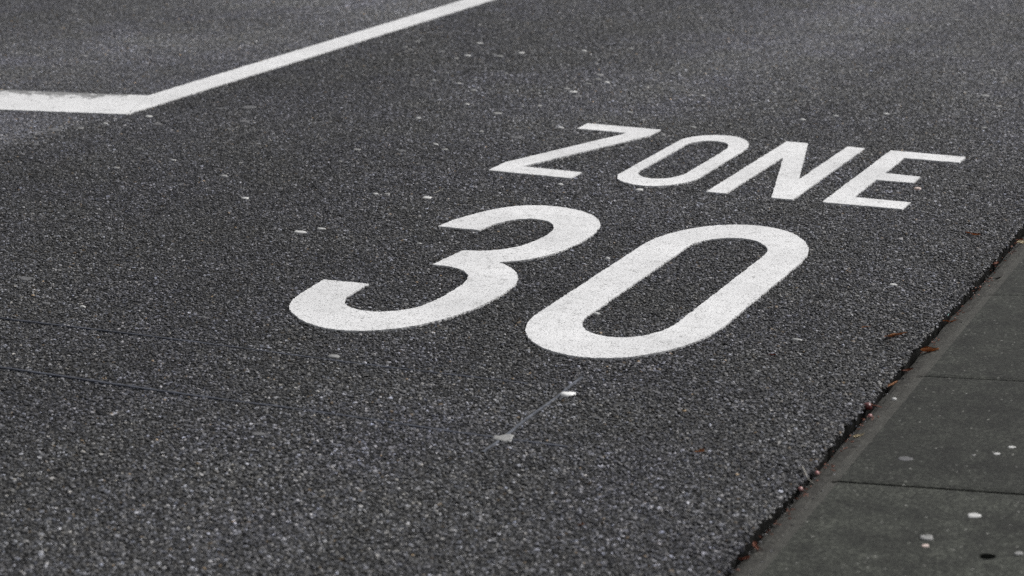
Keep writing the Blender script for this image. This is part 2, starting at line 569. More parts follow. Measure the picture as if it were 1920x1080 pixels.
xr = np.arange(-4.4, -1.79, 0.012)
ribbon('saw_cut', [(x, float(CUT_A(x))) for x in xr], 0.0125, lambda x: -0.0002 + 0.0028 / (1 + math.exp((x + 2.85) * 14)), M_SEAL, parent=road)
xr = np.arange(-4.6, -2.06, 0.012)
ribbon('saw_cut', [(x, float(CUT_B(x))) for x in xr], 0.0105, lambda x: -0.0004 + 0.0024 / (1 + math.exp((x + 3.15) * 14)), M_SEAL, parent=road)
yr = np.arange(4.37, 5.0, 0.012)
ribbon('saw_cut', [(-1.961 + 0.002 * math.sin(y * 20), float(y)) for y in yr], 0.0105, -0.0002, M_SEAL_PALE, parent=road)

# gutter joint between road and kerb
V, F = [], []
gy = np.arange(-4.0, 24.0, 0.03)
for y in gy:
    z = -0.062 + 0.008 * float(NA(np.array([y * 6]), np.array([9.5]))[0])
    V += [(-1.30, y, z - 0.012), (-1.225, y, z), (-1.10, y, z - 0.004)]
for i in range(len(gy) - 1):
    a, b = 3 * i, 3 * (i + 1)
    F += [(a, a + 1, b + 1, b), (a + 1, a + 2, b + 2, b + 1)]
mesh_obj('gutter_joint', V, F, M_SOIL, kind='structure')

# pavement: bed, then sloping kerb stones laid end to end
SLOPE = 0.075
KX0, KX1 = -1.166, -0.560        # top edge by the road, back edge


def kz(x):
    return 0.002 + (x - KX0) * SLOPE


V = [(KX1 + 0.004, -40, kz(KX1)), (40, -40, kz(KX1) + 0.25), (40, 90, kz(KX1) + 0.25), (KX1 + 0.004, 90, kz(KX1)),
     (KX1 + 0.004, -40, -0.25), (KX1 + 0.004, 90, -0.25)]
pavement = mesh_obj('pavement', V, [(0, 1, 2, 3), (0, 3, 5, 4)], M_PAVE, kind='structure')
JOINTS = [0.32, 1.155, 1.99, 2.825, 3.66, 4.500, 5.334, 6.176, 7.015, 7.855, 8.695, 9.535, 10.375, 11.215, 12.055, 12.895, 13.735, 14.575, 15.415, 16.255, 17.095, 17.935]


def kerb_stone(y0, y1, hole=None, seed=0):
    rs = random.Random(seed)
    bm = bmesh.new()
    gap = 0.0021 + 0.0006 * rs.random()
    n = 56
    rows = []
    for i in range(n + 1):
        y = y0 + gap + (y1 - y0 - 2 * gap) * i / n
        w = lambda s: mnoise.noise(Vector((s, y * 11, seed * 0.37)))
        chip = max(0.0, mnoise.noise(Vector((5.1, y * 26, seed))) - 0.25) * 0.012
        xb = -1.226 + 0.004 * w(1.0)
        prof = [(xb, -0.07), (xb + 0.001, -0.0165 + 0.004 * w(2)), (-1.207, -0.0095 + 0.003 * w(3)), (-1.186, -0.0045 + 0.002 * w(4)),
                (KX0 - 0.005 + chip, -0.0005 + 0.0012 * w(5)), (KX0 + 0.008 + chip, kz(KX0 + 0.008)), (KX0 + 0.2, kz(KX0 + 0.2) + 0.0006 * w(6)),
                (KX0 + 0.4, kz(KX0 + 0.4) + 0.0006 * w(7)), (KX1 - 0.006, kz(KX1 - 0.006)), (KX1, kz(KX1) - 0.006), (KX1, -0.07)]
        if i in (0, n):      # slightly rounded arrises at the joints
            prof = [(x, z - (0.0022 if 1 <= k <= 9 else 0)) for k, (x, z) in enumerate(prof)]
        rows.append([bm.verts.new((x, y, z)) for x, z in prof])
    for i in range(n):
        for k in range(len(rows[0]) - 1):
            f = bm.faces.new((rows[i][k], rows[i][k + 1], rows[i + 1][k + 1], rows[i + 1][k]))
            f.material_index = 1 if 1 <= k <= 2 else 2 if k in (3, 4) else 0
    bm.faces.new(list(reversed(rows[0])))
    bm.faces.new(rows[-1])
    bm.faces.new([r[0] for r in rows] + [r[-1] for r in reversed(rows)])
    bmesh.ops.recalc_face_normals(bm, faces=bm.faces)
    o = bm_obj('kerb_stone', bm, [M_KERB, M_EDGE, M_ARRIS], parent=pavement)
    if hole:
        cb = bmesh.new()
        bmesh.ops.create_cone(cb, cap_ends=True, segments=20, radius1=0.011, radius2=0.0175, depth=0.06)
        for v in cb.verts:
            v.co.x *= 1.0 + 0.08 * mnoise.noise(v.co * 90)
            v.co += Vector((hole[0], hole[1], kz(hole[0]) - 0.022))
        cm = bpy.data.meshes.new('drill')
        cb.to_mesh(cm)
        cb.free()
        co = bpy.data.objects.new('drill', cm)
        COL.objects.link(co)
        b = o.modifiers.new('drill', 'BOOLEAN')
        b.operation, b.object, b.solver = 'DIFFERENCE', co, 'EXACT'
        dg = bpy.context.evaluated_depsgraph_get()
        nm = bpy.data.meshes.new_from_object(o.evaluated_get(dg))
        o.modifiers.clear()
        o.data = nm
        bpy.data.objects.remove(co)
    o.location.z = rs.uniform(-0.0015, 0.0015)
    return o


def bevel_z(x):
    return float(np.interp(x, [-1.226, -1.207, -1.186, -1.171, -1.158], [-0.0165, -0.0095, -0.0045, -0.0005, 0.002]))


for i in range(len(JOINTS) - 1):
    kerb_stone(JOINTS[i], JOINTS[i + 1], (-0.752, 4.118) if JOINTS[i] == 3.66 else None, i)

# silt washed against the kerb, lying over the bevel and its joints
V, F = [], []
sy = np.concatenate([np.arange(0.4, 9.0, 0.006), np.arange(9.0, 17.9, 0.02)])
NS = 9
for y in sy:
    nz = lambda k, f: mnoise.noise(Vector((k, y * f, 2.2)))
    x0 = -1.226 + 0.005 * nz(1, 12) + 0.004 * nz(2, 60)
    x1 = -1.178 + 0.009 * nz(3, 9) + 0.007 * nz(4, 34) + 0.004 * nz(9, 110)
    for k in range(NS + 1):
        x = x0 + (x1 - x0) * k / NS
        hump = 0.0028 * math.sin(math.pi * (0.12 + 0.86 * k / NS)) + 0.0016 * mnoise.noise(Vector((x * 110, y * 110, 5))) + 0.0014 * mnoise.noise(Vector((x * 40, y * 40, 1)))
        z = bevel_z(x) + (-0.016 if k == 0 else -0.003 if k == NS else max(hump, 0.0006) - (0.007 if k == 1 else 0.003 if k == 2 else 0))
        V.append((x, y, z))
for i in range(len(sy) - 1):
    a, b = i * (NS + 1), (i + 1) * (NS + 1)
    F += [(a + k, a + k + 1, b + k + 1, b + k) for k in range(NS)]
mesh_obj('silt', V, F, M_SILT, label='grey brown silt strip along the kerb edge', kind='stuff')

# ------------------------------------------------------------------ road paint
PAINT_Z = 0.0042


def resample(loop, step=0.006, amp=0.0012, seed=0.0):
    """subdivide a closed outline and roughen it as sprayed paint on coarse asphalt"""
    out = []
    n = len(loop)
    for i in range(n):
        a, b = Vector(loop[i]), Vector(loop[(i + 1) % n])
        L = (b - a).length
        m = max(1, int(L / step))
        d = (b - a) / max(L, 1e-9)
        nn = Vector((-d.y, d.x))
        for k in range(m):
            p = a + (b - a) * k / m
            r = mnoise.noise(Vector((p.x * 95, p.y * 95, seed))) + 0.6 * mnoise.noise(Vector((p.x * 24, p.y * 24, seed + 3)))
            out.append(p + nn * amp * r * 1.6)
    return out


def ellipse_arc(cx, cy, rx, ry, a0, a1, n=22):
    return [(cx + rx * math.cos(R(a0 + (a1 - a0) * i / n)), cy + ry * math.sin(R(a0 + (a1 - a0) * i / n))) for i in range(n + 1)]


def rounded_slot(x0, x1, y0, y1, tr, tl, bl, br):
    """upright slot with rounded ends; the four corner heights differ a little, as hand-cut stencils do"""
    cx, rx = (x0 + x1) / 2, (x1 - x0) / 2
    return (ellipse_arc(cx, y1 - tr, rx, tr, 0, 90, 12)[:-1] + ellipse_arc(cx, y1 - tl, rx, tl, 90, 180, 12)
            + ellipse_arc(cx, y0 + bl, rx, bl, 180, 270, 12)[:-1] + ellipse_arc(cx, y0 + br, rx, br, 270, 360, 12))


def catmull(pts, sub=5):
    out = []
    n = len(pts)
    for i in range(n - 1):
        p0, p1, p2, p3 = (Vector(pts[max(i - 1, 0)]), Vector(pts[i]), Vector(pts[i + 1]), Vector(pts[min(i + 2, n - 1)]))
        for k in range(sub):
            t = k / sub
            out.append(tuple(0.5 * (2 * p1 + (p2 - p0) * t + (2 * p0 - 5 * p1 + 4 * p2 - p3) * t * t + (3 * p1 - p0 - 3 * p2 + p3) * t ** 3)))
    out.append(tuple(pts[-1]))
    return out


def paint(name, loops, mat, z=PAINT_Z, amp=0.0021, **kw):
    loops = [resample(l, amp=amp, seed=i * 7.7 + len(l)) for i, l in enumerate(loops)]
    flat = [p for l in loops for p in l]
    N = len(flat)
    F = []
    edges, s = [], 0
    for l in loops:
        edges += [(s + i, s + (i + 1) % len(l)) for i in range(len(l))]
        s += len(l)
    vo, _, tri, ov = delaunay_2d_cdt(flat, edges, [], 0, 1e-7)[:4]
    cx = np.array([(vo[t[0]].x + vo[t[1]].x + vo[t[2]].x) / 3 for t in tri])
    cy = np.array([(vo[t[0]].y + vo[t[1]].y + vo[t[2]].y) / 3 for t in tri])
    ins = np.zeros(len(tri), bool)
    for l in loops:
        ins ^= in_poly(cx, cy, [(p.x, p.y) for p in l])
    V = [(p.x, p.y, z) for p in vo]
    for t, k in zip(tri, ins):
        if k:
            a, b, c = (vo[i] for i in t)
            cr = (b - a).x * (c - a).y - (b - a).y * (c - a).x
            F.append(tuple(t) if cr > 0 else tuple(reversed(t)))
    o = len(V)
    V += [(p.x, p.y, z) for p in flat] + [(p.x, p.y, -0.004) for p in flat]
    s = 0
    for l in loops:
        m = len(l)
        for i in range(m):
            a, b = s + i, s + (i + 1) % m
            F.append((o + a, o + a + N, o + b + N, o + b))
        s += m
    return mesh_obj(name, V, F, mat, **kw)


LG, DG = 'letters of the word ZONE', 'digits of the number 30'
Zp = [(-3.178, 8.114), (-2.860, 8.103), (-2.861, 7.972), (-3.096, 7.254), (-2.858, 7.247), (-2.856, 7.139), (-3.182, 7.146), (-3.181, 7.297), (-2.960, 7.990), (-3.174, 7.998)]
Np = [(-2.344, 7.124), (-2.338, 8.080), (-2.252, 8.075), (-2.104, 7.440), (-2.096, 8.076), (-2.028, 8.072), (-2.034, 7.125), (-2.108, 7.122), (-2.266, 7.795), (-2.273, 7.125)]
Ep = [(-1.932, 7.128), (-1.928, 8.071), (-1.641, 8.063), (-1.642, 7.954), (-1.848, 7.954), (-1.849, 7.667), (-1.716, 7.658), (-1.716, 7.547), (-1.850, 7.544), (-1.850, 7.246), (-1.654, 7.243), (-1.655, 7.135)]
paint('painted_letter', [Zp], M_PAINT, label='white painted letter Z, first of the word ZONE on the asphalt', cat='road marking', group=LG)
paint('painted_letter', [rounded_slot(-2.724, -2.438, 7.128, 8.097, 0.25, 0.17, 0.16, 0.22), rounded_slot(-2.674, -2.505, 7.250, 7.977, 0.14, 0.12, 0.12, 0.14)], M_PAINT,
      label='white painted letter O between the Z and the N on the asphalt', cat='road marking', group=LG)
paint('painted_letter', [Np], M_PAINT, label='white painted letter N with its slanting stroke on the asphalt', cat='road marking', group=LG)
paint('painted_letter', [Ep], M_PAINT, label='white painted letter E, last of the word ZONE, nearest the kerb', cat='road marking', group=LG)
t_out1 = [(-2.984, 6.296), (-2.966, 6.429), (-2.912, 6.589), (-2.828, 6.688), (-2.706, 6.706), (-2.590, 6.650), (-2.518, 6.552), (-2.487, 6.445), (-2.478, 6.296), (-2.499, 6.126), (-2.552, 6.010), (-2.616, 5.949)]
t_out2 = [(-2.616, 5.949), (-2.555, 5.903), (-2.499, 5.825), (-2.468, 5.728), (-2.459, 5.587), (-2.471, 5.448), (-2.505, 5.320), (-2.563, 5.208), (-2.655, 5.128), (-2.751, 5.108), (-2.842, 5.140), (-2.918, 5.204), (-2.965, 5.270), (-2.992, 5.360), (-3.010, 5.558)]
t_in1 = [(-2.864, 5.567), (-2.860, 5.440), (-2.842, 5.370), (-2.802, 5.324), (-2.739, 5.306), (-2.675, 5.330), (-2.622, 5.404), (-2.606, 5.560), (-2.612, 5.687), (-2.633, 5.762), (-2.670, 5.814), (-2.727, 5.842), (-2.789, 5.845)]
t_in2 = [(-2.777, 6.038), (-2.695, 6.073), (-2.633, 6.165), (-2.613, 6.300), (-2.616, 6.369), (-2.634, 6.438), (-2.675, 6.495), (-2.741, 6.513), (-2.796, 6.470), (-2.827, 6.396), (-2.837, 6.300)]
paint('painted_digit', [catmull(t_out1)[:-1] + catmull(t_out2) + catmull(t_in1) + catmull(t_in2)], M_PAINT_DIGIT,
      label='large white painted digit 3 left of the zero on the asphalt', cat='road marking', group=DG)
paint('painted_digit', [rounded_slot(-2.288, -1.769, 5.136, 6.716, 0.41, 0.40, 0.34, 0.43), rounded_slot(-2.150, -1.897, 5.337, 6.531, 0.19, 0.18, 0.17, 0.20)], M_PAINT_DIGIT,
      label='large white painted digit 0 right of the 3, nearest the camera', cat='road marking', group=DG)
paint('lane_line', [[(-4.981, 7.556), (-4.984, 60.0), (-5.144, 60.0), (-5.132, 7.948)]], M_LINE, z=0.0046, amp=0.0032,
      label='long white painted line running away to the top edge', cat='road marking')
paint('cross_line', [[(-4.980, 7.545), (-5.130, 7.944), (-5.80, 7.806), (-8.6, 7.22), (-8.6, 6.76), (-5.52, 7.425)]], M_CROSS, z=0.0042, amp=0.0035,
      label='worn wide white painted bar entering from the left edge', cat='road marking')

# x, y, radius (m), brightness, key
SPOTS = [
    (-4.883, 7.556, 0.0155, 'B', (279, 217)), (-4.966, 7.359, 0.011, 'B', (196, 230)), (-4.998, 7.236, 0.0141, 'M', (151, 239)), (-4.985, 7.461, 0.0133, 'M', (215, 221)),
    (-4.921, 7.452, 0.0154, 'F', (238, 224)), (-4.765, 7.433, 0.0218, 'F', (295, 231)), (-5.078, 7.166, 0.0369, 'F', (100, 242)), (-4.973, 6.901, 0.0189, 'F', (68, 269)),
    (-4.453, 6.66, 0.0159, 'M', (218, 313)), (-4.568, 6.988, 0.0186, 'F', (260, 277)), (-4.332, 6.856, 0.01, 'B', (325, 299)), (-4.024, 6.697, 0.0174, 'M', (419, 328)),
    (-3.771, 6.415, 0.0148, 'B', (460, 370)), (-4.092, 6.515, 0.0124, 'F', (338, 344)), (-4.708, 7.824, 0.0225, 'F', (412, 202)), (-4.566, 7.364, 0.0107, 'F', (358, 244)),
    (-4.434, 7.444, 0.0107, 'F', (432, 242)), (-4.473, 7.621, 0.0218, 'F', (458, 226)), (-4.612, 7.892, 0.0316, 'F', (465, 200)), (-4.081, 6.913, 0.008, 'M', (450, 304)),
    (-3.754, 7.085, 0.0079, 'M', (638, 301)), (-4.711, 9.584, 0.017, 'M', (759, 87)), (-4.736, 9.773, 0.0133, 'M', (782, 76)), (-4.622, 9.658, 0.0118, 'F', (802, 85)),
    (-4.425, 9.834, 0.0185, 'B', (899, 80)), (-4.334, 9.657, 0.0156, 'F', (903, 92)), (-4.323, 9.471, 0.0166, 'B', (877, 103)), (-4.341, 9.378, 0.0127, 'M', (855, 108)),
    (-4.306, 9.178, 0.0162, 'F', (834, 121)), (-4.489, 9.538, 0.0104, 'M', (829, 95)), (-4.497, 9.605, 0.0117, 'F', (837, 91)), (-4.221, 9.549, 0.0077, 'M', (926, 101)),
    (-4.179, 9.516, 0.0179, 'M', (936, 104)), (-4.265, 9.565, 0.0116, 'F', (913, 99)), (-4.307, 8.878, 0.0146, 'M', (781, 140)), (-4.211, 8.997, 0.011, 'M', (838, 135)),
    (-4.182, 8.795, 0.0108, 'M', (813, 149)), (-4.118, 8.837, 0.0096, 'F', (845, 148)), (-4.02, 8.88, 0.012, 'M', (890, 148)), (-4.045, 8.764, 0.0095, 'B', (860, 155)),
    (-3.913, 8.633, 0.0152, 'M', (888, 168)), (-3.96, 9.09, 0.011, 'M', (948, 136)), (-3.76, 8.642, 0.0104, 'F', (950, 172)), (-4.181, 8.618, 0.0118, 'F', (781, 161)),
    (-4.643, 8.841, 0.0147, 'F', (650, 133)), (-4.776, 9.124, 0.0139, 'F', (655, 112)), (-3.857, 7.961, 0.0109, 'B', (784, 220)), (-3.804, 8.321, 0.0102, 'B', (875, 194)),
    (-3.604, 8.185, 0.0188, 'M', (932, 211)), (-4.37, 9.135, 0.01, 'F', (803, 122)), (-3.914, 8.463, 0.0115, 'F', (857, 180)), (-3.567, 7.509, 0.0123, 'B', (816, 269)),
    (-3.49, 7.432, 0.0142, 'M', (834, 279)), (-3.632, 7.349, 0.0162, 'F', (753, 281)), (-3.795, 7.3, 0.0163, 'M', (670, 279)), (-3.508, 7.809, 0.0106, 'M', (902, 245)),
    (-3.39, 6.652, 0.0111, 'B', (704, 362)), (-3.353, 6.668, 0.0111, 'M', (726, 362)), (-3.202, 6.67, 0.0166, 'B', (800, 369)), (-3.501, 7.616, 0.0135, 'F', (867, 262)),
    (-3.453, 6.924, 0.0115, 'F', (739, 330)), (-3.418, 7.018, 0.0136, 'F', (777, 322)), (-4.121, 9.645, 0.0167, 'B', (977, 98)), (-3.867, 9.824, 0.0143, 'B', (1095, 94)),
    (-3.898, 9.811, 0.0156, 'F', (1082, 94)), (-3.939, 9.864, 0.0117, 'F', (1075, 90)), (-3.682, 9.975, 0.0131, 'M', (1183, 90)), (-3.553, 9.219, 0.0146, 'M', (1124, 139)),
    (-3.521, 9.11, 0.0144, 'M', (1120, 147)), (-3.454, 9.049, 0.0143, 'B', (1137, 153)), (-3.516, 8.979, 0.0154, 'M', (1102, 156)), (-3.557, 8.83, 0.0152, 'M', (1062, 165)),
    (-3.5, 8.768, 0.0174, 'B', (1075, 171)), (-3.447, 8.679, 0.0207, 'F', (1082, 179)), (-3.51, 8.408, 0.0112, 'M', (1011, 197)), (-3.572, 8.367, 0.009, 'M', (978, 198)),
    (-3.471, 8.281, 0.0089, 'F', (1005, 208)), (-3.112, 8.423, 0.0144, 'M', (1180, 209)), (-3.006, 8.292, 0.0087, 'M', (1205, 223)), (-3.249, 8.004, 0.0117, 'B', (1051, 238)),
    (-3.344, 9.627, 0.0113, 'F', (1262, 119)), (-3.211, 8.367, 0.0088, 'F', (1129, 210)), (-3.618, 9.379, 0.0074, 'M', (1123, 127)), (-4.233, 10.236, 0.0136, 'F', (1025, 63)),
    (-4.074, 10.266, 0.0135, 'F', (1084, 65)), (-3.407, 9.282, 0.0146, 'F', (1190, 139)), (-2.7, 9.1, 0.0129, 'M', (1450, 172)), (-2.957, 8.905, 0.0092, 'B', (1317, 178)),
    (-2.972, 8.884, 0.0104, 'F', (1308, 179)), (-2.948, 8.771, 0.0046, 'M', (1302, 188)), (-2.883, 8.692, 0.009, 'M', (1318, 196)), (-2.909, 8.588, 0.0089, 'F', (1292, 203)),
    (-2.595, 8.737, 0.009, 'M', (1448, 202)), (-2.609, 9.459, 0.0085, 'M', (1531, 150)), (-2.308, 8.681, 0.0111, 'B', (1567, 216)), (-2.41, 8.55, 0.0132, 'B', (1505, 223)),
    (-2.548, 8.628, 0.0078, 'F', (1454, 212)), (-2.768, 8.224, 0.0107, 'M', (1299, 237)), (-2.563, 8.434, 0.0098, 'F', (1421, 227)), (-2.891, 9.308, 0.012, 'F', (1398, 152)),
    (-3.203, 10.417, 0.008, 'M', (1412, 77)), (-2.6, 10.496, 0.0106, 'M', (1644, 87)), (-2.565, 10.493, 0.0106, 'F', (1657, 88)), (-2.116, 10.223, 0.0154, 'F', (1807, 115)),
    (-1.942, 10.04, 0.0151, 'M', (1862, 131)), (-2.011, 9.794, 0.0098, 'F', (1812, 145)), (-1.901, 9.347, 0.0129, 'M', (1818, 179)), (-1.841, 9.387, 0.0236, 'M', (1848, 178)),
    (-1.738, 9.16, 0.0115, 'B', (1873, 198)), (-2.13, 8.809, 0.0134, 'B', (1662, 212)), (-1.7, 8.674, 0.0109, 'M', (1845, 238)), (-2.442, 11.552, 0.0159, 'M', (1793, 36)),
    (-2.653, 12.214, 0.0153, 'F', (1771, 2)), (-3.336, 7.756, 0.023, 'F', (967, 256)), (-2.823, 8.023, 0.0095, 'M', (1243, 252)), (-2.829, 7.761, 0.0205, 'F', (1197, 275)),
    (-2.81, 7.431, 0.0098, 'F', (1148, 307)), (-2.859, 7.047, 0.0104, 'B', (1051, 344)), (-2.659, 7.004, 0.0093, 'F', (1142, 358)), (-2.575, 7.077, 0.014, 'B', (1198, 354)),
    (-2.844, 7.356, 0.0088, 'F', (1118, 313)), (-2.601, 7.532, 0.0119, 'F', (1266, 306)), (-2.596, 7.344, 0.0116, 'F', (1236, 325)), (-2.473, 8.094, 0.0084, 'M', (1414, 259)),
    (-2.139, 7.994, 0.0072, 'M', (1558, 281)), (-3.368, 6.063, 0.0225, 'B', (561, 433)), (-3.324, 6.129, 0.0131, 'B', (602, 427)), (-2.944, 6.077, 0.0068, 'B', (787, 455)),
    (-3.84, 5.23, 0.026, 'F', (45, 520)), (-3.624, 5.029, 0.0156, 'F', (85, 566)), (-3.504, 5.038, 0.0093, 'B', (155, 573)), (-3.135, 5.079, 0.0135, 'F', (380, 593)),
    (-2.625, 4.895, 0.0176, 'M', (626, 666)), (-2.279, 4.705, 0.0093, 'F', (790, 735)), (-2.501, 4.273, 0.019, 'F', (482, 811)), (-1.962, 4.476, 0.0276, 'M', (940, 818)),
    (-2.332, 6.137, 0.0074, 'B', (1139, 483)), (-2.118, 6.152, 0.0114, 'F', (1266, 494)), (-2.138, 5.55, 0.009, 'B', (1120, 586)), (-1.551, 5.525, 0.0145, 'B', (1495, 635)),
    (-1.452, 6.183, 0.0112, 'B', (1674, 532)), (-1.517, 6.02, 0.0078, 'M', (1607, 553)), (-2.747, 4.007, 0.0056, 'F', (197, 850)), (-2.296, 4.199, 0.0049, 'M', (598, 851)),
    (-1.565, 5.211, 0.0062, 'M', (1420, 694)),
]


# ------------------------------------------------------------------ gum spots and pale chips
def blob_mesh(name, r, h, mat, seed, aspect=1.0, rough=0.18):
    """flattened irregular lump: rim, shoulder, crown"""
    V, F = [], []
    n = 14
    for ring, (rr, zz) in enumerate(((1.0, -0.0045), (0.97, h * 0.35), (0.72, h * 0.9), (0.35, h))):
        for i in range(n):
            a = 6.2832 * i / n
            k = 1 + rough * mnoise.noise(Vector((math.cos(a) * 1.3, math.sin(a) * 1.3, seed))) * 2 + 0.06 * mnoise.noise(Vector((math.cos(a) * 4, math.sin(a) * 4, seed + 9)))
            V.append((rr * r * k * math.cos(a), rr * r * k * math.sin(a) * aspect, zz + 0.0005 * mnoise.noise(Vector((a, rr * 5, seed)))))
    V.append((0, 0, h))
    for ring in range(3):
        for i in range(n):
            a, b = ring * n + i, ring * n + (i + 1) % n
            F.append((a, b, b + n, a + n))
    for i in range(n):
        F.append((3 * n + i, 3 * n + (i + 1) % n, 4 * n))
    me = bpy.data.meshes.new(name)
    me.from_pydata(V, [], F)
    me.materials.append(mat)
    me.shade_smooth()
    return me


def spot_place(x, y):
    """where a spot lies, told by the marks around it"""
    if x < -5.06 and y > 7.9:
        return 'beyond the long white line'
    if x < -4.6 and y < 7.9:
        return 'just below the worn white bar'
    if y < 5.4:
        return 'in the foreground below the digits'
    if x < -3.2 and y < 7.0:
        return 'on open asphalt left of the 3'
    if x < -3.2 and y < 7.9:
        return 'on asphalt between the bar and the 3'
    if x < -3.2:
        a = 'beside the long white line' if x < -4.25 else 'midway between long line and Z' if x < -3.75 else 'straight up from the Z'
        return a + (', nearer rows' if y < 9.3 else ', farther rows')
    if y > 8.15:
        return ('beyond the Z and O' if x < -2.4 else 'beyond the N and E') + (', close by' if y < 9.2 else ', far off')
    if y > 6.75:
        return 'among the letters of ZONE'
    return 'beside or inside the digits'


ORD = ['leftmost', 'second from left', 'third from left', 'fourth from left', 'fifth from left', 'sixth from left', 'seventh from left', 'eighth from left',
       'ninth from left', 'tenth from left', 'eleventh from left', 'twelfth from left']
WORD = {'B': 'bright white', 'M': 'pale grey', 'F': 'faint grey'}


def spot_labels():
    cells = {}
    for x, y, r, k, u in SPOTS:
        if u not in UNIQUE:
            cells.setdefault((k, spot_place(x, y)), []).append(u)
    out = {}
    for (k, place), us in cells.items():
        us.sort()
        for i, u in enumerate(us):
            out[u] = (f'{WORD[k]} gum spot {place}' if len(us) == 1 else f'{WORD[k]} gum spot {place}, {ORD[i]}')
    return out


UNIQUE = {(561, 433): 'larger of two bright gum spots side by side left of the 3', (602, 427): 'smaller of two bright gum spots side by side left of the 3',
          (460, 370): 'bright white gum spot alone on open asphalt, midway from line to 3', (940, 818): 'large pale smear of gum at the lower end of the saw cut',
          (626, 666): 'pale gum spot below the bowl of the 3', (704, 362): 'left of a close pair of pale gum spots above the 3', (726, 362): 'right of a close pair of pale gum spots above the 3',
          (155, 573): 'bright gum spot near the left edge above the saw cut', (1495, 635): 'thin bright gum spot right of the lower half of the 0',
          (1674, 532): 'bright gum spot between the E and the kerb edge', (1120, 586): 'bright gum chip at the inner edge of the 0', (967, 256): 'broad grey gum spot left of the top of the Z',
          (1198, 354): 'bright gum spot just below the letter O', (1051, 344): 'bright gum spot just below the foot of the Z', (1848, 178): 'widest pale gum spot near the right edge beyond ZONE',
          (800, 369): 'ragged bright gum spot with a fibre above the 3', (482, 811): 'broad faint gum stain left of the pale smear in the foreground',
          (45, 520): 'broad bluish gum stain at the left edge', (279, 217): 'bright gum spot at the corner of the white lines'}
LABELS = spot_labels()
for i, (x, y, r, k, u) in enumerate(SPOTS):
    hgt = {'B': 0.0026, 'M': 0.0021, 'F': 0.0011}[k]
    m = {'B': M_GUM_B, 'M': M_GUM_M, 'F': M_GUM_F}[k]
    asp = rnd.uniform(0.6, 1.2)
    if u == (1495, 635):
        asp = 0.30
    if u == (940, 818):
        hgt, asp = 0.0010, 0.95
    o = bpy.data.objects.new('gum_spot', blob_mesh('gum_spot', r, hgt, m, i * 1.7, asp, 0.5 if u == (940, 818) else 0.32 if k == 'F' else 0.26))
    o.location = (x, y, 0.0)
    link(o, label=UNIQUE.get(u) or LABELS[u], cat='gum spot', group='gum spots trodden into the asphalt')

# spots on the kerb stones
for i, (x, y, r, m, lab) in enumerate((
        (-0.860, 4.752, 0.0085, M_GUM_B, 'left of two small white gum spots on the kerb stone'),
        (-0.837, 4.805, 0.0085, M_GUM_B, 'right of two small white gum spots on the kerb stone'),
        (-0.908, 4.731, 0.0045, M_GUM_M, 'tiny pale gum fleck left of the two white spots on the kerb'),
        (-0.826, 4.342, 0.0135, M_GUM_B, 'oval bluish white gum spot on the nearest kerb stone'),
        (-0.891, 4.193, 0.0150, M_GUM_M, 'grey gum spot above a pink one on the nearest kerb stone'),
        (-0.883, 4.146, 0.0080, M_PINKCHIP, 'small pink gum spot on the nearest kerb stone'),
        (-1.052, 4.676, 0.0170, M_GUM_F, 'faint grey gum smear on the kerb stone near its edge'),
        (-0.696, 4.145, 0.0090, M_GUM_M, 'pale gum fleck right of the drilled hole in the kerb'))):
    me = blob_mesh('gum_spot', r, 0.0009, m, 50 + i * 2.3, 1.0, 0.2)
    o = bpy.data.objects.new('gum_spot', me)
    o.location = (x, y, kz(x) + 0.0004)
    o.rotation_euler = (0, -math.atan(SLOPE), 0)
    link(o, label=lab, cat='gum spot', group='gum spots on the kerb')

# bright chips
o = bpy.data.objects.new('paint_chip', blob_mesh('paint_chip', 0.0220, 0.0042, mat_simple('white_chip', (0.72, 0.72, 0.71), (0.80, 0.80, 0.79), 60.0, 0.5, 0.3), 3.3, 0.75, 0.38))
o.location = (-1.942, 4.842, 0.0)
link(o, label='bright white chip lying on the saw cut below the 0', cat='chip')
o = bpy.data.objects.new('stone_chip', blob_mesh('stone_chip', 0.0150, 0.0050, M_PINKCHIP, 6.1, 0.8, 0.25))
o.location = (-1.684, 7.476, 0.0)
link(o, label='pinkish beige chip beside the middle arm of the E', cat='chip')


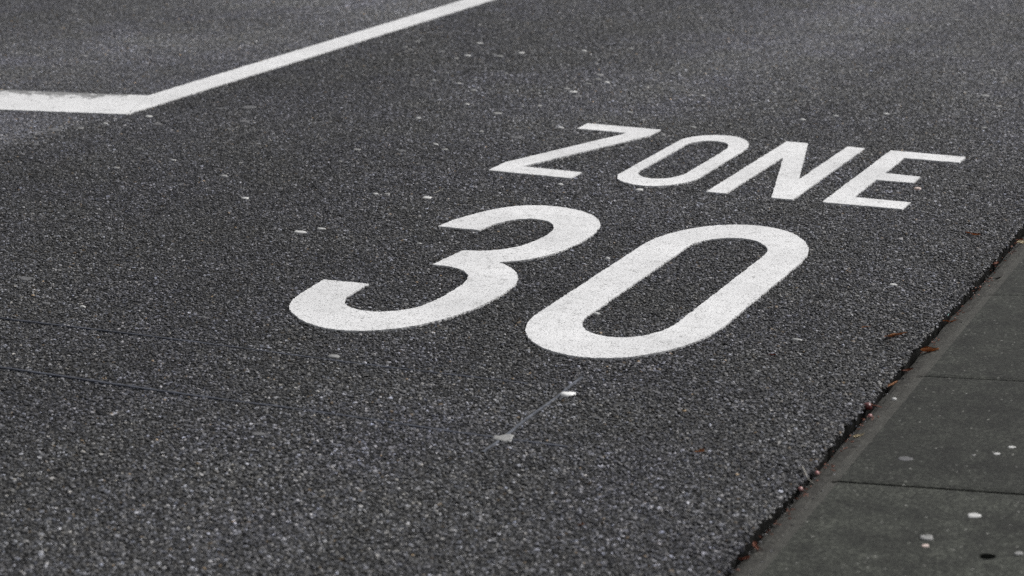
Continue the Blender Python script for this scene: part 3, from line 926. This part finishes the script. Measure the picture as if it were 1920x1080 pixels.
# ------------------------------------------------------------------ dry leaves, catkins, berries, fibres
def rolled_leaf(name, p0, p1, z, w, mat, seed, roll=2.6, sag=0.004, **kw):
    """a dry leaf rolled about its length: curled sheet with thickness, narrowed ends, wrinkled"""
    a, b = Vector((*p0, 0)), Vector((*p1, 0))
    L = (b - a).length
    nu, nv = 14, 8
    grid = []
    for i in range(nu + 1):
        t = i / nu
        prof = max(0.12, math.sin(math.pi * (0.06 + 0.88 * t)) ** 0.6) * (1 + 0.25 * mnoise.noise(Vector((t * 4, seed, 0))))
        bend = 0.10 * L * mnoise.noise(Vector((t * 1.6, seed, 5)))
        row = []
        for j in range(nv + 1):
            s = j / nv - 0.5
            ang = s * roll * (1 + 0.4 * mnoise.noise(Vector((t * 3, seed, 2)))) + 1.1 * mnoise.noise(Vector((t * 1.5, seed, 8)))
            rad = w * 0.5 * prof * (1 + 0.2 * mnoise.noise(Vector((t * 7, s * 6, seed))))
            row.append(Vector((t * L - L / 2, rad * math.sin(ang) + bend, w * 0.45 - rad * math.cos(ang) * 0.9 + sag * (2 * t - 1) ** 2 * mnoise.noise(Vector((seed, 1, t)))*2)))
        grid.append(row)
    zmin = min(p.z for r in grid for p in r)
    bm = bmesh.new()
    vs = [[bm.verts.new((p.x, p.y, p.z - zmin)) for p in r] for r in grid]
    for i in range(nu):
        for j in range(nv):
            bm.faces.new((vs[i][j], vs[i + 1][j], vs[i + 1][j + 1], vs[i][j + 1]))
    bmesh.ops.solidify(bm, geom=list(bm.faces), thickness=0.0006)
    o = bm_obj(name, bm, mat, smooth=True, **kw)
    o.location = ((a + b) / 2) + Vector((0, 0, z))
    o.rotation_euler = (0, 0, math.atan2((b - a).y, (b - a).x))
    return o


def thread(name, pts, r, mat, **kw):
    """thin tapering stalk through the given points"""
    P = [Vector(p) for p in catmull3(pts)]
    V, F = [], []
    k = 5
    for i, p in enumerate(P):
        d = (P[min(i + 1, len(P) - 1)] - P[max(i - 1, 0)]).normalized()
        s = d.cross(Vector((0, 0, 1))).normalized()
        u = s.cross(d)
        rr = r * (1 - 0.6 * i / len(P))
        V += [p + (s * math.cos(6.2832 * q / k) + u * math.sin(6.2832 * q / k)) * rr for q in range(k)]
    for i in range(len(P) - 1):
        for q in range(k):
            F.append((i * k + q, i * k + (q + 1) % k, (i + 1) * k + (q + 1) % k, (i + 1) * k + q))
    F += [tuple(range(k))[::-1], tuple(range((len(P) - 1) * k, len(P) * k))]
    return mesh_obj(name, V, F, mat, smooth=True, **kw)


def catmull3(pts, sub=6):
    out = []
    n = len(pts)
    for i in range(n - 1):
        p0, p1, p2, p3 = (Vector(pts[max(i - 1, 0)]), Vector(pts[i]), Vector(pts[i + 1]), Vector(pts[min(i + 2, n - 1)]))
        for k in range(sub):
            t = k / sub
            out.append(0.5 * (2 * p1 + (p2 - p0) * t + (2 * p0 - 5 * p1 + 4 * p2 - p3) * t * t + (3 * p1 - p0 - 3 * p2 + p3) * t ** 3))
    out.append(Vector(pts[-1]))
    return out


def berry(p, r, mat, label, seed, stalk=None):
    root = bpy.data.objects.new('dried_berry', None)
    root.empty_display_size = 0.01
    root.location = p
    link(root, label=label, cat='berry', group='dried berries in the gutter joint')
    bm = bmesh.new()
    bmesh.ops.create_icosphere(bm, subdivisions=3, radius=r)
    for v in bm.verts:
        d = v.co.normalized()
        v.co *= 1 + 0.16 * mnoise.noise(d * 2.2 + Vector((seed, 0, 0)))
        v.co.z = v.co.z * 0.85 - 0.25 * r * max(0, d.x) ** 6 + r * 0.8
    bm_obj('skin', bm, mat, smooth=True, parent=root)
    bm = bmesh.new()
    bmesh.ops.create_cone(bm, cap_ends=True, segments=6, radius1=r * 0.32, radius2=r * 0.12, depth=r * 0.5)
    o = bm_obj('calyx', bm, M_LEAF_RED, parent=root)
    o.location = (r * 0.75, 0, r * 1.25)
    o.rotation_euler = (0, 0.9, 0)
    if stalk:
        thread('stalk', [(r * 0.7, 0, r * 1.2)] + stalk, r * 0.16, M_LEAF_RED, parent=root)


LG2 = 'dry leaf scraps by the kerb'
rolled_leaf('dry_leaf', (-1.392, 6.896), (-1.339, 6.872), 0.0015, 0.011, M_LEAF, 1, label='thin brown rolled leaf on asphalt near the E and the kerb', cat='leaf', group=LG2)
rolled_leaf('dry_leaf', (-1.336, 5.620), (-1.297, 5.698), 0.0015, 0.013, M_LEAF, 2.3, label='longest brown rolled leaf lying on the asphalt by the kerb', cat='leaf', group=LG2)
rolled_leaf('dry_leaf', (-1.510, 4.550), (-1.493, 4.570), 0.0015, 0.012, M_LEAF, 3.1, label='small stubby brown leaf scrap on the foreground asphalt', cat='leaf', group=LG2)
rolled_leaf('dry_leaf', (-1.422, 5.704), (-1.401, 5.724), 0.0012, 0.006, M_LEAF, 4.4, label='tiny olive brown leaf shred left of the longest rolled leaf', cat='leaf', group=LG2)
rolled_leaf('dry_leaf', (-1.580, 5.352), (-1.562, 5.365), 0.0010, 0.006, M_LEAF_RED, 5.4, label='tiny reddish leaf shred on asphalt right of the 0', cat='leaf', group=LG2)
rolled_leaf('dry_leaf', (-1.588, 4.024), (-1.579, 4.036), 0.0010, 0.006, M_LEAF, 5.9, label='tiny orange leaf shred on asphalt at the bottom edge', cat='leaf', group=LG2)
rolled_leaf('dry_leaf', (-1.240, 5.893), (-1.200, 5.908), bevel_z(-1.220) + 0.0025, 0.010, M_LEAF, 6.2, label='flat brown leaf in the gutter joint beside a teal chip', cat='leaf', group=LG2)
rolled_leaf('dry_leaf', (-1.222, 5.562), (-1.184, 5.596), bevel_z(-1.203) + 0.0025, 0.018, M_LEAF, 7.7, 3.6, label='curled golden brown leaf in the gutter joint', cat='leaf', group=LG2)
rolled_leaf('dry_leaf', (-1.232, 5.387), (-1.205, 5.412), bevel_z(-1.219) + 0.0025, 0.009, M_LEAF_RED, 8.8, label='small dark red leaf in the gutter joint below the curled one', cat='leaf', group=LG2)
rolled_leaf('dry_leaf', (-1.243, 5.238), (-1.222, 5.310), bevel_z(-1.232) + 0.0025, 0.010, M_LEAF, 9.1, label='slim orange brown leaf along the asphalt edge', cat='leaf', group=LG2)
rolled_leaf('dry_leaf', (-1.210, 4.815), (-1.190, 4.845), bevel_z(-1.200) + 0.0025, 0.010, M_LEAF_PALE, 10.1, label='pale wispy leaf shred on the kerb edge', cat='leaf', group=LG2)
rolled_leaf('dry_leaf', (-1.225, 4.100), (-1.197, 4.046), bevel_z(-1.211) + 0.0025, 0.011, M_LEAF_RED, 11.3, label='forked reddish leaf scrap in the nearest stretch of gutter', cat='leaf', group=LG2)
rolled_leaf('dry_leaf', (-1.232, 4.010), (-1.212, 4.026), bevel_z(-1.222) + 0.0025, 0.011, M_LEAF_RED, 12.1, label='dull red leaf scrap at the bottom of the gutter', cat='leaf', group=LG2)
rolled_leaf('dry_leaf', (-1.240, 6.575), (-1.226, 6.612), bevel_z(-1.233) + 0.0025, 0.012, M_LEAF_RED, 13.6, label='upright red brown leaf in the gutter near the right edge', cat='leaf', group=LG2)
rolled_leaf('twig', (-1.196, 6.365), (-1.176, 6.405), bevel_z(-1.186) + 0.0025, 0.006, M_SOIL, 14.6, label='dark twig scrap on the kerb edge near the right edge', cat='twig', group=LG2)
rolled_leaf('dry_leaf', (-1.212, 6.835), (-1.180, 6.885), bevel_z(-1.196) + 0.0025, 0.026, M_LEAF_PALE, 15.2, 1.4, label='straw coloured leaf on the kerb at the right edge', cat='leaf', group=LG2)
rolled_leaf('dry_leaf', (-1.230, 6.90), (-1.212, 6.925), bevel_z(-1.221) + 0.0025, 0.014, M_LEAF_RED, 16.2, label='dark red leaf behind the straw coloured leaf', cat='leaf', group=LG2)
berry((-1.236, 5.058, -0.014), 0.0115, M_BERRY, 'dark red dried berry with a stalk at the asphalt edge', 1.0, [(0.022, 0.004, 0.012), (0.034, 0.012, 0.006)])
berry((-1.212, 4.988, -0.009), 0.0055, M_BERRY_P, 'pale pink berry below the dark red one', 2.0)
berry((-1.229, 4.447, -0.014), 0.0058, M_BERRY_P, 'pink berry with a white highlight below the pale fibre', 3.0)
berry((-1.222, 4.556, -0.012), 0.0055, M_BERRY_P, 'pink berry beside the upper end of the pale fibre', 4.0)
o = bpy.data.objects.new('white_fleck', blob_mesh('white_fleck', 0.0070, 0.003, M_GUM_B, 77.0, 0.8, 0.2))
o.location = (-1.188, 5.130, -0.0015)
link(o, label='small white fleck on the kerb edge near the dark berry', cat='chip')
o = bpy.data.objects.new('plastic_chip', blob_mesh('plastic_chip', 0.0055, 0.004, M_TEAL, 78.0, 0.7, 0.2))
o.location = (-1.243, 5.962, -0.008)
link(o, label='tiny teal chip at the asphalt edge', cat='chip')
thread('pale_fibre', [(-1.256, 4.553, 0.004), (-1.238, 4.515, 0.004), (-1.226, 4.500, -0.004), (-1.206, 4.488, -0.011)], 0.0014, M_FIBRE,
       label='pale curved fibre hanging over the asphalt edge', cat='fibre')
thread('pale_fibre', [(-3.206, 6.727, 0.003), (-3.199, 6.757, 0.005), (-3.205, 6.819, 0.003)], 0.0011, M_FIBRE,
       label='pale straight fibre on asphalt above the 3', cat='fibre')

# crumbs of leaf and bark caught in the silt: too small to tell apart
V, F = [], []
rl = random.Random(5)
for i in range(260):
    y = rl.uniform(3.4, 7.6)
    if mnoise.noise(Vector((y * 3.0, 0.4, 0))) < -0.05:
        continue
    x = rl.gauss(-1.216, 0.010)
    if not -1.232 < x < -1.175:
        continue
    z = bevel_z(x) + 0.0035
    L, W, a = rl.uniform(0.0025, 0.0075), rl.uniform(0.0010, 0.0022), rl.uniform(0, 6.28)
    c, s = math.cos(a), math.sin(a)
    k = len(V)
    for u, v, w in ((-L, 0, 0), (0, -W, 0.0003), (L, 0, 0.0012), (0, W, 0.0003), (0, 0, 0.0016), (0, 0, -0.0016)):
        V.append((x + u * c - v * s, y + u * s + v * c, z + w))
    F += [(k + p, k + (p + 1) % 4, k + 4) for p in range(4)] + [(k + (p + 1) % 4, k + p, k + 5) for p in range(4)]
mesh_obj('leaf_litter', V, F, M_LEAF_RED, label='tiny brown leaf and bark crumbs in the gutter', kind='stuff')
